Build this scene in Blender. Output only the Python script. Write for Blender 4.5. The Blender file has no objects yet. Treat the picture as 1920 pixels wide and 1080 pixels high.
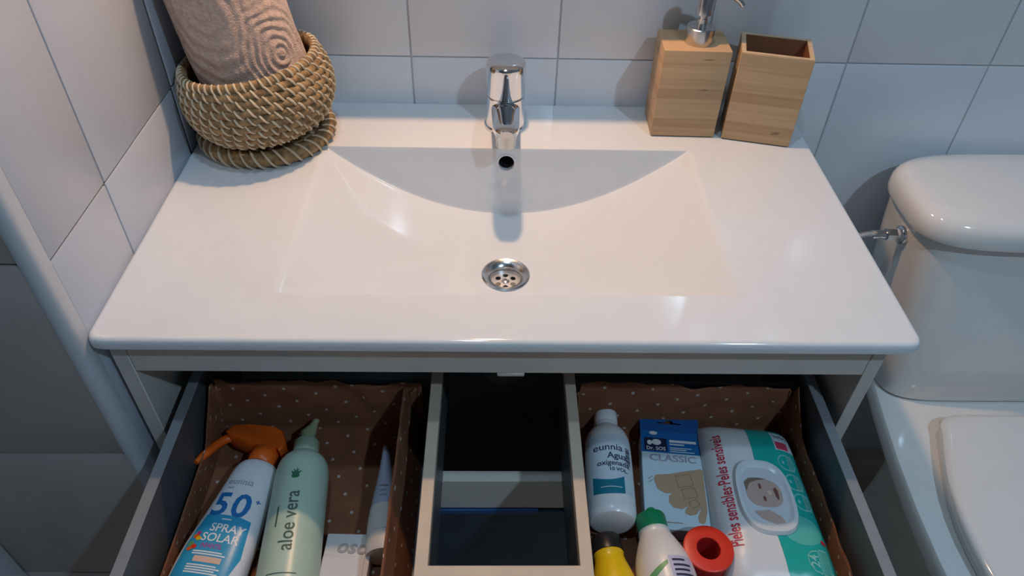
import bpy, bmesh, math, random
from mathutils import Vector, Matrix, noise
random.seed(7)
R = math.radians
S = bpy.context.scene
COL = S.collection
H = 0.815                      # height of the washbasin top above the floor; every z below is measured from that top

# ------------------------------------------------------------------ camera
CAM = Vector((-0.0154, -0.9408, 0.5078)); YAW, PITCH, ROLL, FPX = 0.0324, 0.7399, 0.0303, 1380.1
_cy, _sy, _cp, _sp = math.cos(YAW), math.sin(YAW), math.cos(PITCH), math.sin(PITCH)
FW = Vector((_sy*_cp, _cy*_cp, -_sp)); RT = Vector((_cy, -_sy, 0)); UP = RT.cross(FW)
RT, UP = math.cos(ROLL)*RT + math.sin(ROLL)*UP, -math.sin(ROLL)*RT + math.cos(ROLL)*UP
cd = bpy.data.cameras.new('camera'); cam = bpy.data.objects.new('camera', cd); COL.objects.link(cam)
cd.sensor_width = 36; cd.lens = 36*FPX/1920; cd.clip_start = .01
m = Matrix((RT, UP, -FW)).transposed().to_4x4(); m.translation = CAM + Vector((0, 0, H)); cam.matrix_world = m
S.camera = cam
def at(u, v, z):               # photo pixel -> point on the horizontal plane z (z from the basin top)
    d = FW + RT*((u-960)/FPX) - UP*((v-540)/FPX)
    return CAM + d*((z-CAM.z)/d.z)

# ------------------------------------------------------------------ world, lights, exposure
w = bpy.data.worlds.new('world'); S.world = w; w.use_nodes = True
w.node_tree.nodes['Background'].inputs[0].default_value = (.55, .66, .8, 1)
w.node_tree.nodes['Background'].inputs[1].default_value = .02
S.view_settings.view_transform = 'Standard'; S.view_settings.look = 'None'
S.view_settings.gamma = 1; S.view_settings.use_curve_mapping = False
S.view_settings.exposure = -0.05
def area(name, loc, target, power, color, size, spread=180):
    l = bpy.data.lights.new(name, 'AREA'); l.energy = power; l.color = color; l.shape = 'DISK'; l.size = size; l.spread = R(spread)
    o = bpy.data.objects.new(name, l); COL.objects.link(o); o.location = Vector(loc) + Vector((0, 0, H))
    o.rotation_euler = (Vector(target)-Vector(loc)).to_track_quat('-Z', 'Y').to_euler(); return o
LAMP = (-.025, -.092, .72)      # warm lamp over the mirror cabinet
CEIL = (-.08, -.56, 1.565)      # cool ceiling downlights
CEIL2 = (.85, -1.45, 1.565)
area('mirror_lamp_light', LAMP, (LAMP[0], LAMP[1], 0), 4.0, (1.0, .60, .34), .035)
area('ceiling_lamp_light', CEIL, (CEIL[0], CEIL[1], 0), 4, (.54, .78, 1.0), .07)
area('ceiling_lamp_light', CEIL2, (CEIL2[0], CEIL2[1], 0), 13, (.54, .78, 1.0), .07)

# ------------------------------------------------------------------ materials
def mat(name, col, rough=.5, metal=0, var=.06, scale=30, bump=0, bscale=200, coat=0, spec=.5, sss=0, sheen=0, trans=0, stretch=None):
    mt = bpy.data.materials.new(name); mt.use_nodes = True; nt = mt.node_tree; b = nt.nodes['Principled BSDF']
    b.inputs['Roughness'].default_value = rough; b.inputs['Metallic'].default_value = metal
    b.inputs['Specular IOR Level'].default_value = spec; b.inputs['Coat Weight'].default_value = coat; b.inputs['Coat Roughness'].default_value = .04
    b.inputs['Sheen Weight'].default_value = sheen; b.inputs['Transmission Weight'].default_value = trans
    if sss: b.inputs['Subsurface Weight'].default_value = sss; b.inputs['Subsurface Radius'].default_value = (.004, .003, .002)
    tc = nt.nodes.new('ShaderNodeTexCoord'); mp = nt.nodes.new('ShaderNodeMapping'); nt.links.new(tc.outputs['Object'], mp.inputs[0])
    if stretch: mp.inputs['Scale'].default_value = stretch
    nz = nt.nodes.new('ShaderNodeTexNoise'); nz.inputs['Scale'].default_value = scale; nt.links.new(mp.outputs[0], nz.inputs['Vector'])
    rp = nt.nodes.new('ShaderNodeValToRGB'); nt.links.new(nz.outputs['Fac'], rp.inputs[0])
    rp.color_ramp.elements[0].position = .3; rp.color_ramp.elements[1].position = .7
    rp.color_ramp.elements[0].color = tuple(max(0, c*(1-var)) for c in col)+(1,)
    rp.color_ramp.elements[1].color = tuple(min(1, c*(1+var)) for c in col)+(1,)
    nt.links.new(rp.outputs[0], b.inputs['Base Color'])
    if bump:
        n2 = nt.nodes.new('ShaderNodeTexNoise'); n2.inputs['Scale'].default_value = bscale; n2.inputs['Detail'].default_value = 4
        nt.links.new(mp.outputs[0], n2.inputs['Vector'])
        bp = nt.nodes.new('ShaderNodeBump'); bp.inputs['Strength'].default_value = bump; bp.inputs['Distance'].default_value = .002
        nt.links.new(n2.outputs['Fac'], bp.inputs['Height']); nt.links.new(bp.outputs[0], b.inputs['Normal'])
    return mt
M = {}
M['porcelain'] = mat('porcelain', (.75, .77, .79), .09, var=.01, coat=.3)
M['toilet'] = mat('toilet_porcelain', (.86, .84, .81), .1, var=.01, coat=.3)
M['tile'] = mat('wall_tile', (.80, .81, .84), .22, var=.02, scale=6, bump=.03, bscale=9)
M['tile_side_dimmed'] = mat('side_wall_tile_dimmed', (.53, .58, .66), .25, var=.02, scale=6, bump=.03, bscale=9)  # same tile as the back wall; dimmer, bluer light is put into its colour
M['grout'] = mat('grout', (.50, .51, .54), .8)
M['trimw'] = mat('bullnose_trim', (.56, .60, .65), .25, var=.02)
M['greytile'] = mat('grey_tile', (.43, .38, .35), .45, var=.08, scale=8)
M['greygrout'] = mat('grey_grout', (.12, .12, .12), .8)
M['plaster'] = mat('plaster', (.30, .31, .33), .8)
M['ceiling'] = mat('ceiling_paint', (.5, .5, .5), .9)
M['floor'] = mat('floor_tile', (.40, .30, .22), .35, var=.2, scale=14)
M['lacquer'] = mat('white_lacquer', (.66, .63, .57), .35, var=.02)
M['carcass'] = mat('carcass_inside', (.50, .52, .53), .5, var=.03)
M['railgrey'] = mat('drawer_metal', (.105, .112, .12), .42, metal=.25, var=.05)
M['railtop'] = mat('drawer_rail_top', (.27, .28, .30), .45, metal=.2, var=.05)
M['frametop'] = mat('cutout_frame_edge', (.55, .45, .35), .5, var=.05)
M['dark'] = mat('dark_inside', (.012, .012, .014), .6)  # near-black: the shade inside holes is put into the colour
M['navy'] = mat('navy_gloss', (.010, .035, .06), .25, var=.1)
M['blue_strip'] = mat('blue_strip', (.01, .08, .25), .4)
M['chrome'] = mat('chrome', (.82, .83, .85), .06, metal=1, var=.01)
M['steel'] = mat('steel', (.62, .62, .62), .22, metal=1, var=.03)
M['satin'] = mat('satin_steel', (.72, .71, .70), .42, metal=.8, var=.03)
M['braid'] = mat('braided_steel', (.45, .45, .46), .4, metal=1, var=.5, scale=900, bump=.6, bscale=900)
M['towel'] = mat('taupe_towel', (.58, .42, .34), .95, var=.16, scale=260, bump=.9, bscale=650, sheen=.4, spec=.1)
M['straw'] = mat('seagrass', (.30, .19, .09), .7, var=.5, scale=110, bump=.7, bscale=260, spec=.25)
M['stitch'] = mat('pale_stitch', (.62, .52, .37), .7, var=.12, spec=.2)
M['pvc'] = mat('grey_plastic', (.35, .35, .35), .4)
def bamboo():
    mt = mat('bamboo', (.5, .3, .15), .5); nt = mt.node_tree; b = nt.nodes['Principled BSDF']
    tc = nt.nodes.new('ShaderNodeTexCoord'); sp = nt.nodes.new('ShaderNodeSeparateXYZ'); nt.links.new(tc.outputs['Object'], sp.inputs[0])
    oi = nt.nodes.new('ShaderNodeObjectInfo'); ad = nt.nodes.new('ShaderNodeVectorMath'); ad.operation = 'ADD'; nt.links.new(tc.outputs['Object'], ad.inputs[0]); nt.links.new(oi.outputs['Location'], ad.inputs[1])
    def math_(op, a, c=None):
        n = nt.nodes.new('ShaderNodeMath'); n.operation = op; nt.links.new(a, n.inputs[0])
        if c is not None:
            if isinstance(c, (int, float)): n.inputs[1].default_value = c
            else: nt.links.new(c, n.inputs[1])
        return n.outputs[0]
    z = math_('FLOOR', math_('MULTIPLY', sp.outputs['Z'], 72.0))
    wn = nt.nodes.new('ShaderNodeTexWhiteNoise'); wn.noise_dimensions = '1D'; nt.links.new(z, wn.inputs['W'])
    mp = nt.nodes.new('ShaderNodeMapping'); mp.inputs['Scale'].default_value = (9, 9, 260); nt.links.new(ad.outputs[0], mp.inputs[0])
    nz = nt.nodes.new('ShaderNodeTexNoise'); nz.inputs['Scale'].default_value = 1; nz.inputs['Detail'].default_value = 5; nt.links.new(mp.outputs[0], nz.inputs['Vector'])
    mp2 = nt.nodes.new('ShaderNodeMapping'); mp2.inputs['Scale'].default_value = (38, 38, 150); nt.links.new(ad.outputs[0], mp2.inputs[0])
    kn = nt.nodes.new('ShaderNodeTexNoise'); kn.inputs['Scale'].default_value = 1; nt.links.new(mp2.outputs[0], kn.inputs['Vector'])
    kr = nt.nodes.new('ShaderNodeValToRGB'); kr.color_ramp.elements[0].position = .69; kr.color_ramp.elements[1].position = .76; nt.links.new(kn.outputs['Fac'], kr.inputs[0])
    f = math_('ADD', math_('MULTIPLY', wn.outputs['Value'], .40), math_('MULTIPLY', nz.outputs['Fac'], .75))
    rp = nt.nodes.new('ShaderNodeValToRGB'); nt.links.new(f, rp.inputs[0])
    rp.color_ramp.elements[0].position = .25; rp.color_ramp.elements[0].color = (.43, .255, .125, 1)
    rp.color_ramp.elements[1].position = .85; rp.color_ramp.elements[1].color = (.60, .40, .22, 1)
    mx = nt.nodes.new('ShaderNodeMix'); mx.data_type = 'RGBA'; nt.links.new(kr.outputs[0], mx.inputs[0]); nt.links.new(rp.outputs[0], mx.inputs[6])
    mx.inputs[7].default_value = (.24, .13, .06, 1); nt.links.new(mx.outputs[2], b.inputs['Base Color']); return mt
M['bamboo'] = bamboo()
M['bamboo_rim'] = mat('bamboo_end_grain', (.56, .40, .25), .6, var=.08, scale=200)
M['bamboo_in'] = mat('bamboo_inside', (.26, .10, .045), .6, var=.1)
def dotted():
    mt = mat('polka_liner', (.22, .088, .046), .85, var=.14, scale=25, bump=.25, bscale=30, spec=.2)
    nt = mt.node_tree; b = nt.nodes['Principled BSDF']; src = b.inputs['Base Color'].links[0].from_socket
    uv = nt.nodes.new('ShaderNodeUVMap')
    def lattice(ox, oy):
        mp = nt.nodes.new('ShaderNodeMapping'); mp.inputs['Location'].default_value = (ox, oy, 0); mp.inputs['Rotation'].default_value = (0, 0, .35)
        nt.links.new(uv.outputs[0], mp.inputs[0]); mp.inputs['Scale'].default_value = (28, 28, 28)
        fr = nt.nodes.new('ShaderNodeVectorMath'); fr.operation = 'FRACTION'; nt.links.new(mp.outputs[0], fr.inputs[0])
        ds = nt.nodes.new('ShaderNodeVectorMath'); ds.operation = 'DISTANCE'; nt.links.new(fr.outputs[0], ds.inputs[0]); ds.inputs[1].default_value = (.5, .5, 0)
        lt = nt.nodes.new('ShaderNodeMath'); lt.operation = 'LESS_THAN'; nt.links.new(ds.outputs['Value'], lt.inputs[0]); lt.inputs[1].default_value = .054
        return lt.outputs[0]
    ad = nt.nodes.new('ShaderNodeMath'); ad.operation = 'MAXIMUM'; nt.links.new(lattice(0, 0), ad.inputs[0]); nt.links.new(lattice(.5, .5), ad.inputs[1])
    mx = nt.nodes.new('ShaderNodeMix'); mx.data_type = 'RGBA'; nt.links.new(ad.outputs[0], mx.inputs[0]); nt.links.new(src, mx.inputs[6]); mx.inputs[7].default_value = (.46, .38, .33, 1)
    nt.links.new(mx.outputs[2], b.inputs['Base Color']); return mt
M['liner'] = dotted()
for n, c, r in (('sun_white', (.78, .79, .82), .3), ('label_blue', (.03, .33, .56), .3), ('digit_blue', (.015, .17, .46), .35), ('print_white', (.80, .80, .80), .4), ('print_grey', (.33, .34, .42), .5),
                ('magenta', (.45, .03, .25), .5), ('peach', (.75, .50, .38), .5), ('orange', (.78, .13, .012), .38), ('aloe_green', (.47, .60, .49), .32), ('aloe_label', (.55, .63, .50), .35),
                ('leaf_green', (.03, .16, .08), .5), ('ink_green', (.06, .11, .08), .5), ('aloe_cap', (.42, .55, .40), .35), ('aloe_tip', (.36, .42, .24), .35), ('lilac', (.50, .54, .70), .4), ('tube_white', (.74, .72, .70), .4), ('box_white', (.66, .63, .62), .55),
                ('box_grey', (.36, .34, .34), .6), ('bottle_white', (.80, .80, .80), .25), ('teal_label', (.015, .20, .29), .35), ('pale_label', (.63, .72, .80), .4), ('ink', (.03, .035, .07), .5),
                ('box_blue', (.01, .14, .42), .4), ('box_blue2', (.01, .10, .32), .4), ('box_pale', (.58, .71, .78), .4), ('box_navy', (.012, .02, .07), .4), ('skin_print', (.47, .32, .20), .5), ('skin_line', (.30, .19, .11), .5),
                ('pack_white', (.72, .72, .73), .35), ('pack_teal', (.012, .40, .35), .3), ('pack_mint', (.10, .50, .43), .3), ('pack_line', (.22, .58, .52), .4), ('red_ink', (.58, .03, .06), .4), ('pink', (.60, .06, .12), .4),
                ('lid_white', (.66, .70, .74), .25), ('face', (.52, .38, .33), .45), ('face_dark', (.20, .07, .06), .45), ('cloth_white', (.62, .65, .70), .45), ('hair', (.22, .16, .13), .5),
                ('green_cap', (.01, .27, .10), .35), ('cream_white', (.76, .73, .70), .3), ('label_green', (.13, .36, .14), .4), ('label_lilac', (.55, .52, .66), .45), ('yellow', (.76, .50, .006), .32), ('black_cap', (.015, .015, .017), .35),
                ('red', (.72, .035, .014), .38), ('red_side', (.45, .02, .02), .45), ('bag_blue', (.30, .38, .47), .8), ('lampwhite', (.8, .8, .8), .4), ('clear', (.42, .38, .37), .2)):
    M[n] = mat(n, c, r, var=.02)
M['mirror'] = mat('mirror_glass', (.75, .78, .78), .12, metal=1, var=.01)
def emit(name, col, st):
    mt = mat(name, col); b = mt.node_tree.nodes['Principled BSDF']; b.inputs['Emission Color'].default_value = col+(1,); b.inputs['Emission Strength'].default_value = st; return mt
M['glow_warm'] = emit('warm_diffuser', (1, .75, .55), 3); M['glow_cool'] = emit('cool_diffuser', (.75, .88, 1), 3)

# ------------------------------------------------------------------ helpers
def link(o, parent=None):
    COL.objects.link(o)
    if parent is not None: o.parent = parent
    return o
def tag(o, label=None, cat=None, group=None, kind=None):
    for k, v in (('label', label), ('category', cat), ('group', group), ('kind', kind)):
        if v: o[k] = v
    return o
def thing(name, label, cat, loc, rotz=0, group=None):          # loc in basin-top coordinates
    o = bpy.data.objects.new(name, None); link(o); o.empty_display_size = .02
    o.location = Vector(loc) + Vector((0, 0, H)); o.rotation_euler = (0, 0, rotz); o['_'] = 0; del o['_']
    return tag(o, label, cat, group)
def rootloc(p):
    v = Vector()
    while p is not None: v += Vector(p.location); p = p.parent
    return v
def obj(name, bm, m, parent=None, world=False, smooth=True, label=None):
    """bm -> one mesh object. world: coordinates are basin-top coordinates, otherwise local to the parent"""
    if world:
        off = Vector((0, 0, H)) - rootloc(parent)
        bmesh.ops.translate(bm, verts=bm.verts, vec=off)
    me = bpy.data.meshes.new(name); bmesh.ops.recalc_face_normals(bm, faces=bm.faces); bm.to_mesh(me); bm.free()
    if smooth is not None:
        for p in me.polygons: p.use_smooth = bool(smooth)
        if smooth is True: me.set_sharp_from_angle(angle=R(38))
    me.materials.append(M[m] if isinstance(m, str) else m)
    o = bpy.data.objects.new(name, me); link(o, parent)
    if label: o['label'] = label
    return o
def box(x0, x1, y0, y1, z0, z1, bev=0, seg=1, bm=None):
    b2 = bmesh.new(); bmesh.ops.create_cube(b2, size=1)
    for v in b2.verts: v.co = Vector(((x0+x1)/2+v.co.x*(x1-x0), (y0+y1)/2+v.co.y*(y1-y0), (z0+z1)/2+v.co.z*(z1-z0)))
    if bev: bmesh.ops.bevel(b2, geom=b2.edges[:], offset=bev, segments=seg, profile=.5, affect='EDGES')
    if bm is None: return b2
    me = bpy.data.meshes.new('t'); b2.to_mesh(me); b2.free(); bm.from_mesh(me); bpy.data.meshes.remove(me); return bm
def loft(rings, cap=(True, True), bm=None, closed=True):
    bm = bm or bmesh.new(); vs = [[bm.verts.new(p) for p in r] for r in rings]; n = len(rings[0])
    for a, b in zip(vs, vs[1:]):
        for i in range(n if closed else n-1):
            j = (i+1) % n; bm.faces.new((a[i], a[j], b[j], b[i]))
    if cap[0]: bm.faces.new(vs[0][::-1])
    if cap[1]: bm.faces.new(vs[-1])
    return bm
def circ(r, z, n=32, c=(0, 0), f=1): return [Vector((c[0]+r*math.cos(2*math.pi*i/n), c[1]+f*r*math.sin(2*math.pi*i/n), z)) for i in range(n)]
def lathe(prof, n=32, c=(0, 0), cap=(True, True), bm=None): return loft([circ(max(r, 1e-5), z, n, c) for r, z in prof], cap, bm)
def sring(cx, cy, z, a, b, e=2.0, n=40):
    out = []
    for i in range(n):
        t = 2*math.pi*i/n; c, s = math.cos(t), math.sin(t)
        out.append(Vector((cx+a*math.copysign(abs(c)**(2/e), c), cy+b*math.copysign(abs(s)**(2/e), s), z)))
    return out
def tube(pts, r, n=8, bm=None, cap=True):
    pts = [Vector(p) for p in pts]; rings = []; ref = None
    for i, p in enumerate(pts):
        d = (pts[min(i+1, len(pts)-1)]-pts[max(i-1, 0)]).normalized()
        if ref is None: ref = d.orthogonal().normalized()
        ref = (ref-d*ref.dot(d)).normalized(); q = d.cross(ref); rr = r[i] if isinstance(r, (list, tuple)) else r
        rings.append([p+rr*(math.cos(2*math.pi*k/n)*ref+math.sin(2*math.pi*k/n)*q) for k in range(n)])
    return loft(rings, (cap, cap), bm)
def bez(p0, p1, p2, p3, n=14):
    P = [Vector(p) for p in (p0, p1, p2, p3)]
    return [(1-t)**3*P[0]+3*(1-t)**2*t*P[1]+3*(1-t)*t*t*P[2]+t**3*P[3] for t in [i/n for i in range(n+1)]]
def xform(bm, mtx): bmesh.ops.transform(bm, matrix=mtx, verts=bm.verts); return bm
# flat print: everything below is laid out in (u, v) on a surface and carried to 3D by fn(u, v, eps)
def poly(pts, fn, eps=.0003, step=.004):
    bm = bmesh.new(); f = bm.faces.new([bm.verts.new((x, y, 0)) for x, y in pts]); 
    bmesh.ops.triangulate(bm, faces=[f])
    for _ in range(5):
        le = [e for e in bm.edges if e.calc_length() > step]
        if not le: break
        bmesh.ops.subdivide_edges(bm, edges=le, cuts=1); bmesh.ops.triangulate(bm, faces=bm.faces)
    for v in bm.verts: v.co = fn(v.co.x, v.co.y, eps)
    return bm
def join(*bms):
    a = bms[0]
    for b in bms[1:]:
        me = bpy.data.meshes.new('t'); b.to_mesh(me); b.free(); a.from_mesh(me); bpy.data.meshes.remove(me)
    return a
def text(s, size, fn, pos=(0, 0), ang=0, bold=0, eps=.0005, align='CENTER', xs=1, shear=0, mirror=False):
    cu = bpy.data.curves.new('t', 'FONT'); cu.body = s; cu.size = size; cu.align_x = align; cu.align_y = 'CENTER'; cu.offset = bold*size; cu.resolution_u = 3; cu.shear = shear
    o = bpy.data.objects.new('t', cu); COL.objects.link(o); dg = bpy.context.evaluated_depsgraph_get()
    me = bpy.data.meshes.new_from_object(o.evaluated_get(dg)); bm = bmesh.new(); bm.from_mesh(me)
    bpy.data.objects.remove(o); bpy.data.meshes.remove(me); bpy.data.curves.remove(cu)
    bmesh.ops.triangulate(bm, faces=bm.faces)
    le = [e for e in bm.edges if e.calc_length() > .006]
    if le: bmesh.ops.subdivide_edges(bm, edges=le, cuts=2); bmesh.ops.triangulate(bm, faces=bm.faces)
    c, sn = math.cos(ang), math.sin(ang)
    for v in bm.verts:
        x, y = v.co.x*xs, v.co.y; v.co = fn(pos[0]+x*c-y*sn, pos[1]+x*sn+y*c, eps)
    return bm
def rect(u0, v0, u1, v1): return [(u0, v0), (u1, v0), (u1, v1), (u0, v1)]
def ell(cx, cy, a, b, n=24, e=2, rot=0):
    c, s = math.cos(rot), math.sin(rot)
    return [(cx+p.x*c-p.y*s, cy+p.x*s+p.y*c) for p in sring(0, 0, 0, a, b, e, n)]
def line(p, q, wd, fn, eps=.0005):
    d = Vector((q[0]-p[0], q[1]-p[1])); n = Vector((-d.y, d.x)).normalized()*wd/2
    return poly([(p[0]+n.x, p[1]+n.y), (p[0]-n.x, p[1]-n.y), (q[0]-n.x, q[1]-n.y), (q[0]+n.x, q[1]+n.y)], fn, eps)
def outline(pts, wd, fn, eps=.0005):
    n = len(pts); return join(*[line(pts[i], pts[(i+1) % n], wd, fn, eps) for i in range(n)])

# ------------------------------------------------------------------ the room
FZ = -H
def struct(name, bm, m, smooth=False): o = obj(name, bm, m, None, True, smooth); o['kind'] = 'structure'; return o
floor = struct('floor', box(-1.3, 1.5, -2.2, .05, FZ-.05, FZ), 'grout')
ft = box(-.1985, .1985, -.1985, .1985, -.001, .0015, .001); fme = None
def pieces(name, base_bm, m, parent, locs, rot=(0, 0, 0)):
    first = None
    for l in locs:
        if first is None: o = obj(name, base_bm, m, parent, False, True); first = o
        else: o = first.copy(); link(o, parent)
        o.location = Vector(l) + Vector((0, 0, H)); o.rotation_euler = rot
pieces('floor_tile', ft, 'floor', floor, [(x*.4-.9, y*.4-.2, FZ) for x in range(6) for y in range(-4, 1)])
wall_back = struct('wall_back', box(-.48, 1.5, .0008, .09, FZ, 1.6), 'grout')
TW, TH = .1971, .30; X0, Z0 = .0672, .068
tb = box(.001, TW-.001, -.001, .006, .001, TH-.001, .0012, 2)
pieces('wall_tile', tb, 'tile', wall_back, [(X0+i*TW, 0, Z0+j*TH) for i in range(-2, 7) for j in range(-2, 5)])
tb2 = box(-.398, X0-2*TW-.001, -.001, .006, .001, TH-.001, .0012, 2)
pieces('wall_tile', tb2, 'tile', wall_back, [(0, 0, Z0+j*TH) for j in range(-2, 5)])
wall_left = struct('wall_left', box(-1.3, -.4018, -.4655, .09, FZ, 1.6), 'greygrout')
ZL = .0855
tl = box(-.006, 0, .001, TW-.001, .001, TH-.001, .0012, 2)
pieces('wall_tile', tl, 'tile_side_dimmed', wall_left, [(-.40, -.331+k*.199, ZL+j*TH) for k in (0,) for j in range(-3, 5)])
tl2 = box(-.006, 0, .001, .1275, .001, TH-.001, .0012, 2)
pieces('wall_tile', tl2, 'tile_side_dimmed', wall_left, [(-.40, -.1295, ZL+j*TH) for j in range(-3, 5)])
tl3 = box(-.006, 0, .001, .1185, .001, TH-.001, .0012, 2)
pieces('wall_tile', tl3, 'tile_side_dimmed', wall_left, [(-.40, -.4505, ZL+j*TH) for j in range(-3, 5)])
tg = box(.001, .2985, -.006, 0, .001, .2665, .0012, 2)
pieces('wall_tile', tg, 'greytile', wall_left, [(-.4085-.3*(k+1), -.464, .0985-.268*3+.268*j) for k in range(3) for j in range(0, 8)])
tr = bmesh.new(); prof = [(-.4095, -.449), (-.4005, -.449)] + [(-.4105+.0105*math.cos(a), -.4605-.0105*math.sin(a)) for a in [R(90*i/8) for i in range(9)]] + [(-.4130, -.4705), (-.4130, -.449)]
loft([[Vector((x, y, FZ)) for x, y in prof], [Vector((x, y, 1.6)) for x, y in prof]], bm=tr); struct('trim_1', tr, 'trimw', True)
struct('trim_2', box(-.74, -.628, -.505, -.47, FZ, 1.6, .004, 2), 'trimw', True)
struct('wall_right', box(1.42, 1.5, -2.2, .005, FZ, 1.6), 'plaster')
struct('wall_front', box(-1.3, 1.5, -2.28, -2.2, FZ, 1.6), 'plaster')
struct('wall_far_left', box(-1.38, -1.3, -2.28, .09, FZ, 1.6), 'plaster')
struct('ceiling', box(-1.38, 1.5, -2.28, .09, 1.6, 1.66), 'ceiling')

# lamps and mirror cabinet above the picture
for c_ in (CEIL, CEIL2):
    t = thing('ceiling_lamp', 'round flush ceiling downlight above the washbasin front edge' if c_ is CEIL else 'round flush ceiling downlight in front of the toilet', 'lamp', (c_[0], c_[1], 1.57), 0, 'ceiling downlights')
    obj('rim', lathe([(.055, .03), (.068, .03), (.07, .02), (.066, .005), (.055, .008)], 32, cap=(False, False)), 'lampwhite', t)
    obj('diffuser', lathe([(.055, .012), (.055, .02)], 32), 'glow_cool', t)
t = thing('mirror_cabinet', 'white mirror cabinet on the tiled wall above the washbasin', 'cabinet', (0, 0, .24))
obj('body', box(-.30, .30, -.05, 0, .24, .68, .002), 'lacquer', t, True)
obj('mirror_door', box(-.30, .30, -.062, -.051, .24, .68, .002), 'mirror', t, True)
t = thing('mirror_lamp', 'small warm lamp on an arm over the mirror cabinet', 'lamp', (LAMP[0], -.03, .68))
obj('arm', tube([(LAMP[0], -.03, .681), (LAMP[0], -.03, .752), (LAMP[0], LAMP[1], .756)], .007), 'chrome', t, True)
obj('lamp_shade', lathe([(.034, .722), (.036, .722), (.036, .75), (.030, .76)], 28, (LAMP[0], LAMP[1]), (False, True)), 'chrome', t, True)

# ------------------------------------------------------------------ washbasin top
BX, BY0, BY1, DEP = .2345, -.3945, -.1180, .097
DR = (-.0015, -.2555)
def smax(a, b, k):
    h = max(k-abs(a-b), 0)/k; return max(a, b)+h*h*k*.25
EX, EYF, EYB, ER = .400, -.4625, -.001, .006
def ztop(x, y):
    zf = -(DEP-.004)*(1-(abs(x)/BX)**2.0)
    zf -= .004*max(0, 1-(x/.2)**2)*max(0, 1-((y-DR[1])/.14)**2)
    zr = -(BY1-y)*7.0; zn = -(y-BY0)*6.0
    z = smax(zf, zr, .006); z = smax(z, zn, .010)
    z = -smax(-z, 0, .0035) if z > -.0035 else z
    z = min(z, 0)
    for d in (EX-abs(x), y-EYF):
        if d < ER: z = min(z, -(ER-math.sqrt(max(0, ER*ER-(ER-d)**2))))
    d = EYB-y
    if d < .003: z = min(z, -(.003-math.sqrt(max(0, 9e-6-(.003-d)**2))))
    return z
def axis(segs):
    out = []
    for a, b, st in segs:
        n = max(1, round((b-a)/st)); out += [a+(b-a)*i/n for i in range(n)]
    return out+[segs[-1][1]]
xs = axis([(-.4, -.393, .001), (-.393, -.25, .01), (-.25, -.2, .0025), (-.2, -.034, .005), (-.034, .034, .0017), (.034, .2, .005), (.2, .25, .0025), (.25, .393, .01), (.393, .4, .001)])
ys = axis([(-.4625, -.4555, .001), (-.4555, -.40, .006), (-.40, -.375, .0012), (-.375, -.29, .005), (-.29, -.222, .0017), (-.222, -.14, .004), (-.14, -.1335, .0008), (-.1335, -.1165, .00028), (-.1165, -.112, .001), (-.112, -.006, .008), (-.006, -.001, .0008)])
OV = (-.0012, -.1209)   # overflow hole, x and y on the rear wall
def remap(x, y):        # rounded front corners
    r = .014
    for sx in (-1, 1):
        cx, cy = sx*(EX-r), EYF+r; dx, dy = (x-cx)*sx, cy-y
        if dx > 0 and dy > 0:
            mx, L = max(dx, dy), math.hypot(dx, dy); k = mx/L; return cx+sx*dx*k, cy-dy*k
    return x, y
bm = bmesh.new(); G = []
for y in ys:
    G.append([bm.verts.new((*remap(x, y), ztop(x, y))) for x in xs])
WN = Vector((0, -7, 1)).normalized()
ZOV = ztop(*OV)
for j in range(len(ys)-1):
    for i in range(len(xs)-1):
        mx, my = (xs[i]+xs[i+1])/2, (ys[j]+ys[j+1])/2
        if math.hypot(mx-DR[0], my-DR[1]) < .0268: continue
        if -.134 < my < -.1175 and math.hypot(mx-OV[0], ztop(mx, my)-ZOV) < .0112: continue
        bm.faces.new((G[j][i], G[j][i+1], G[j+1][i+1], G[j+1][i]))
loop = [G[0][i] for i in range(len(xs))]+[G[j][-1] for j in range(1, len(ys))]+[G[-1][i] for i in range(len(xs)-2, -1, -1)]+[G[j][0] for j in range(len(ys)-2, 0, -1)]
prev = loop
for ins, z in ((0, -.012), (.003, -.0145), (.02, -.018), (.02, -.024), (.045, -.024)):
    cur = []
    for v in loop:
        c = v.co; x = c.x*(1-ins/.4); y = -.2318+(c.y+.2318)*(1-ins/.231); cur.append(bm.verts.new((x, y, z)))
    for i in range(len(loop)):
        j = (i+1) % len(loop); bm.faces.new((prev[i], prev[j], cur[j], cur[i]))
    prev = cur
basin = thing('washbasin', 'white ceramic washbasin top with rectangular sloping bowl on the vanity', 'washbasin', (0, -.23, -.024))
bo = obj('bowl_top', bm, 'porcelain', basin, True, None)
for p_ in bo.data.polygons: p_.use_smooth = True
bo.data.set_sharp_from_angle(angle=R(50))
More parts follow.
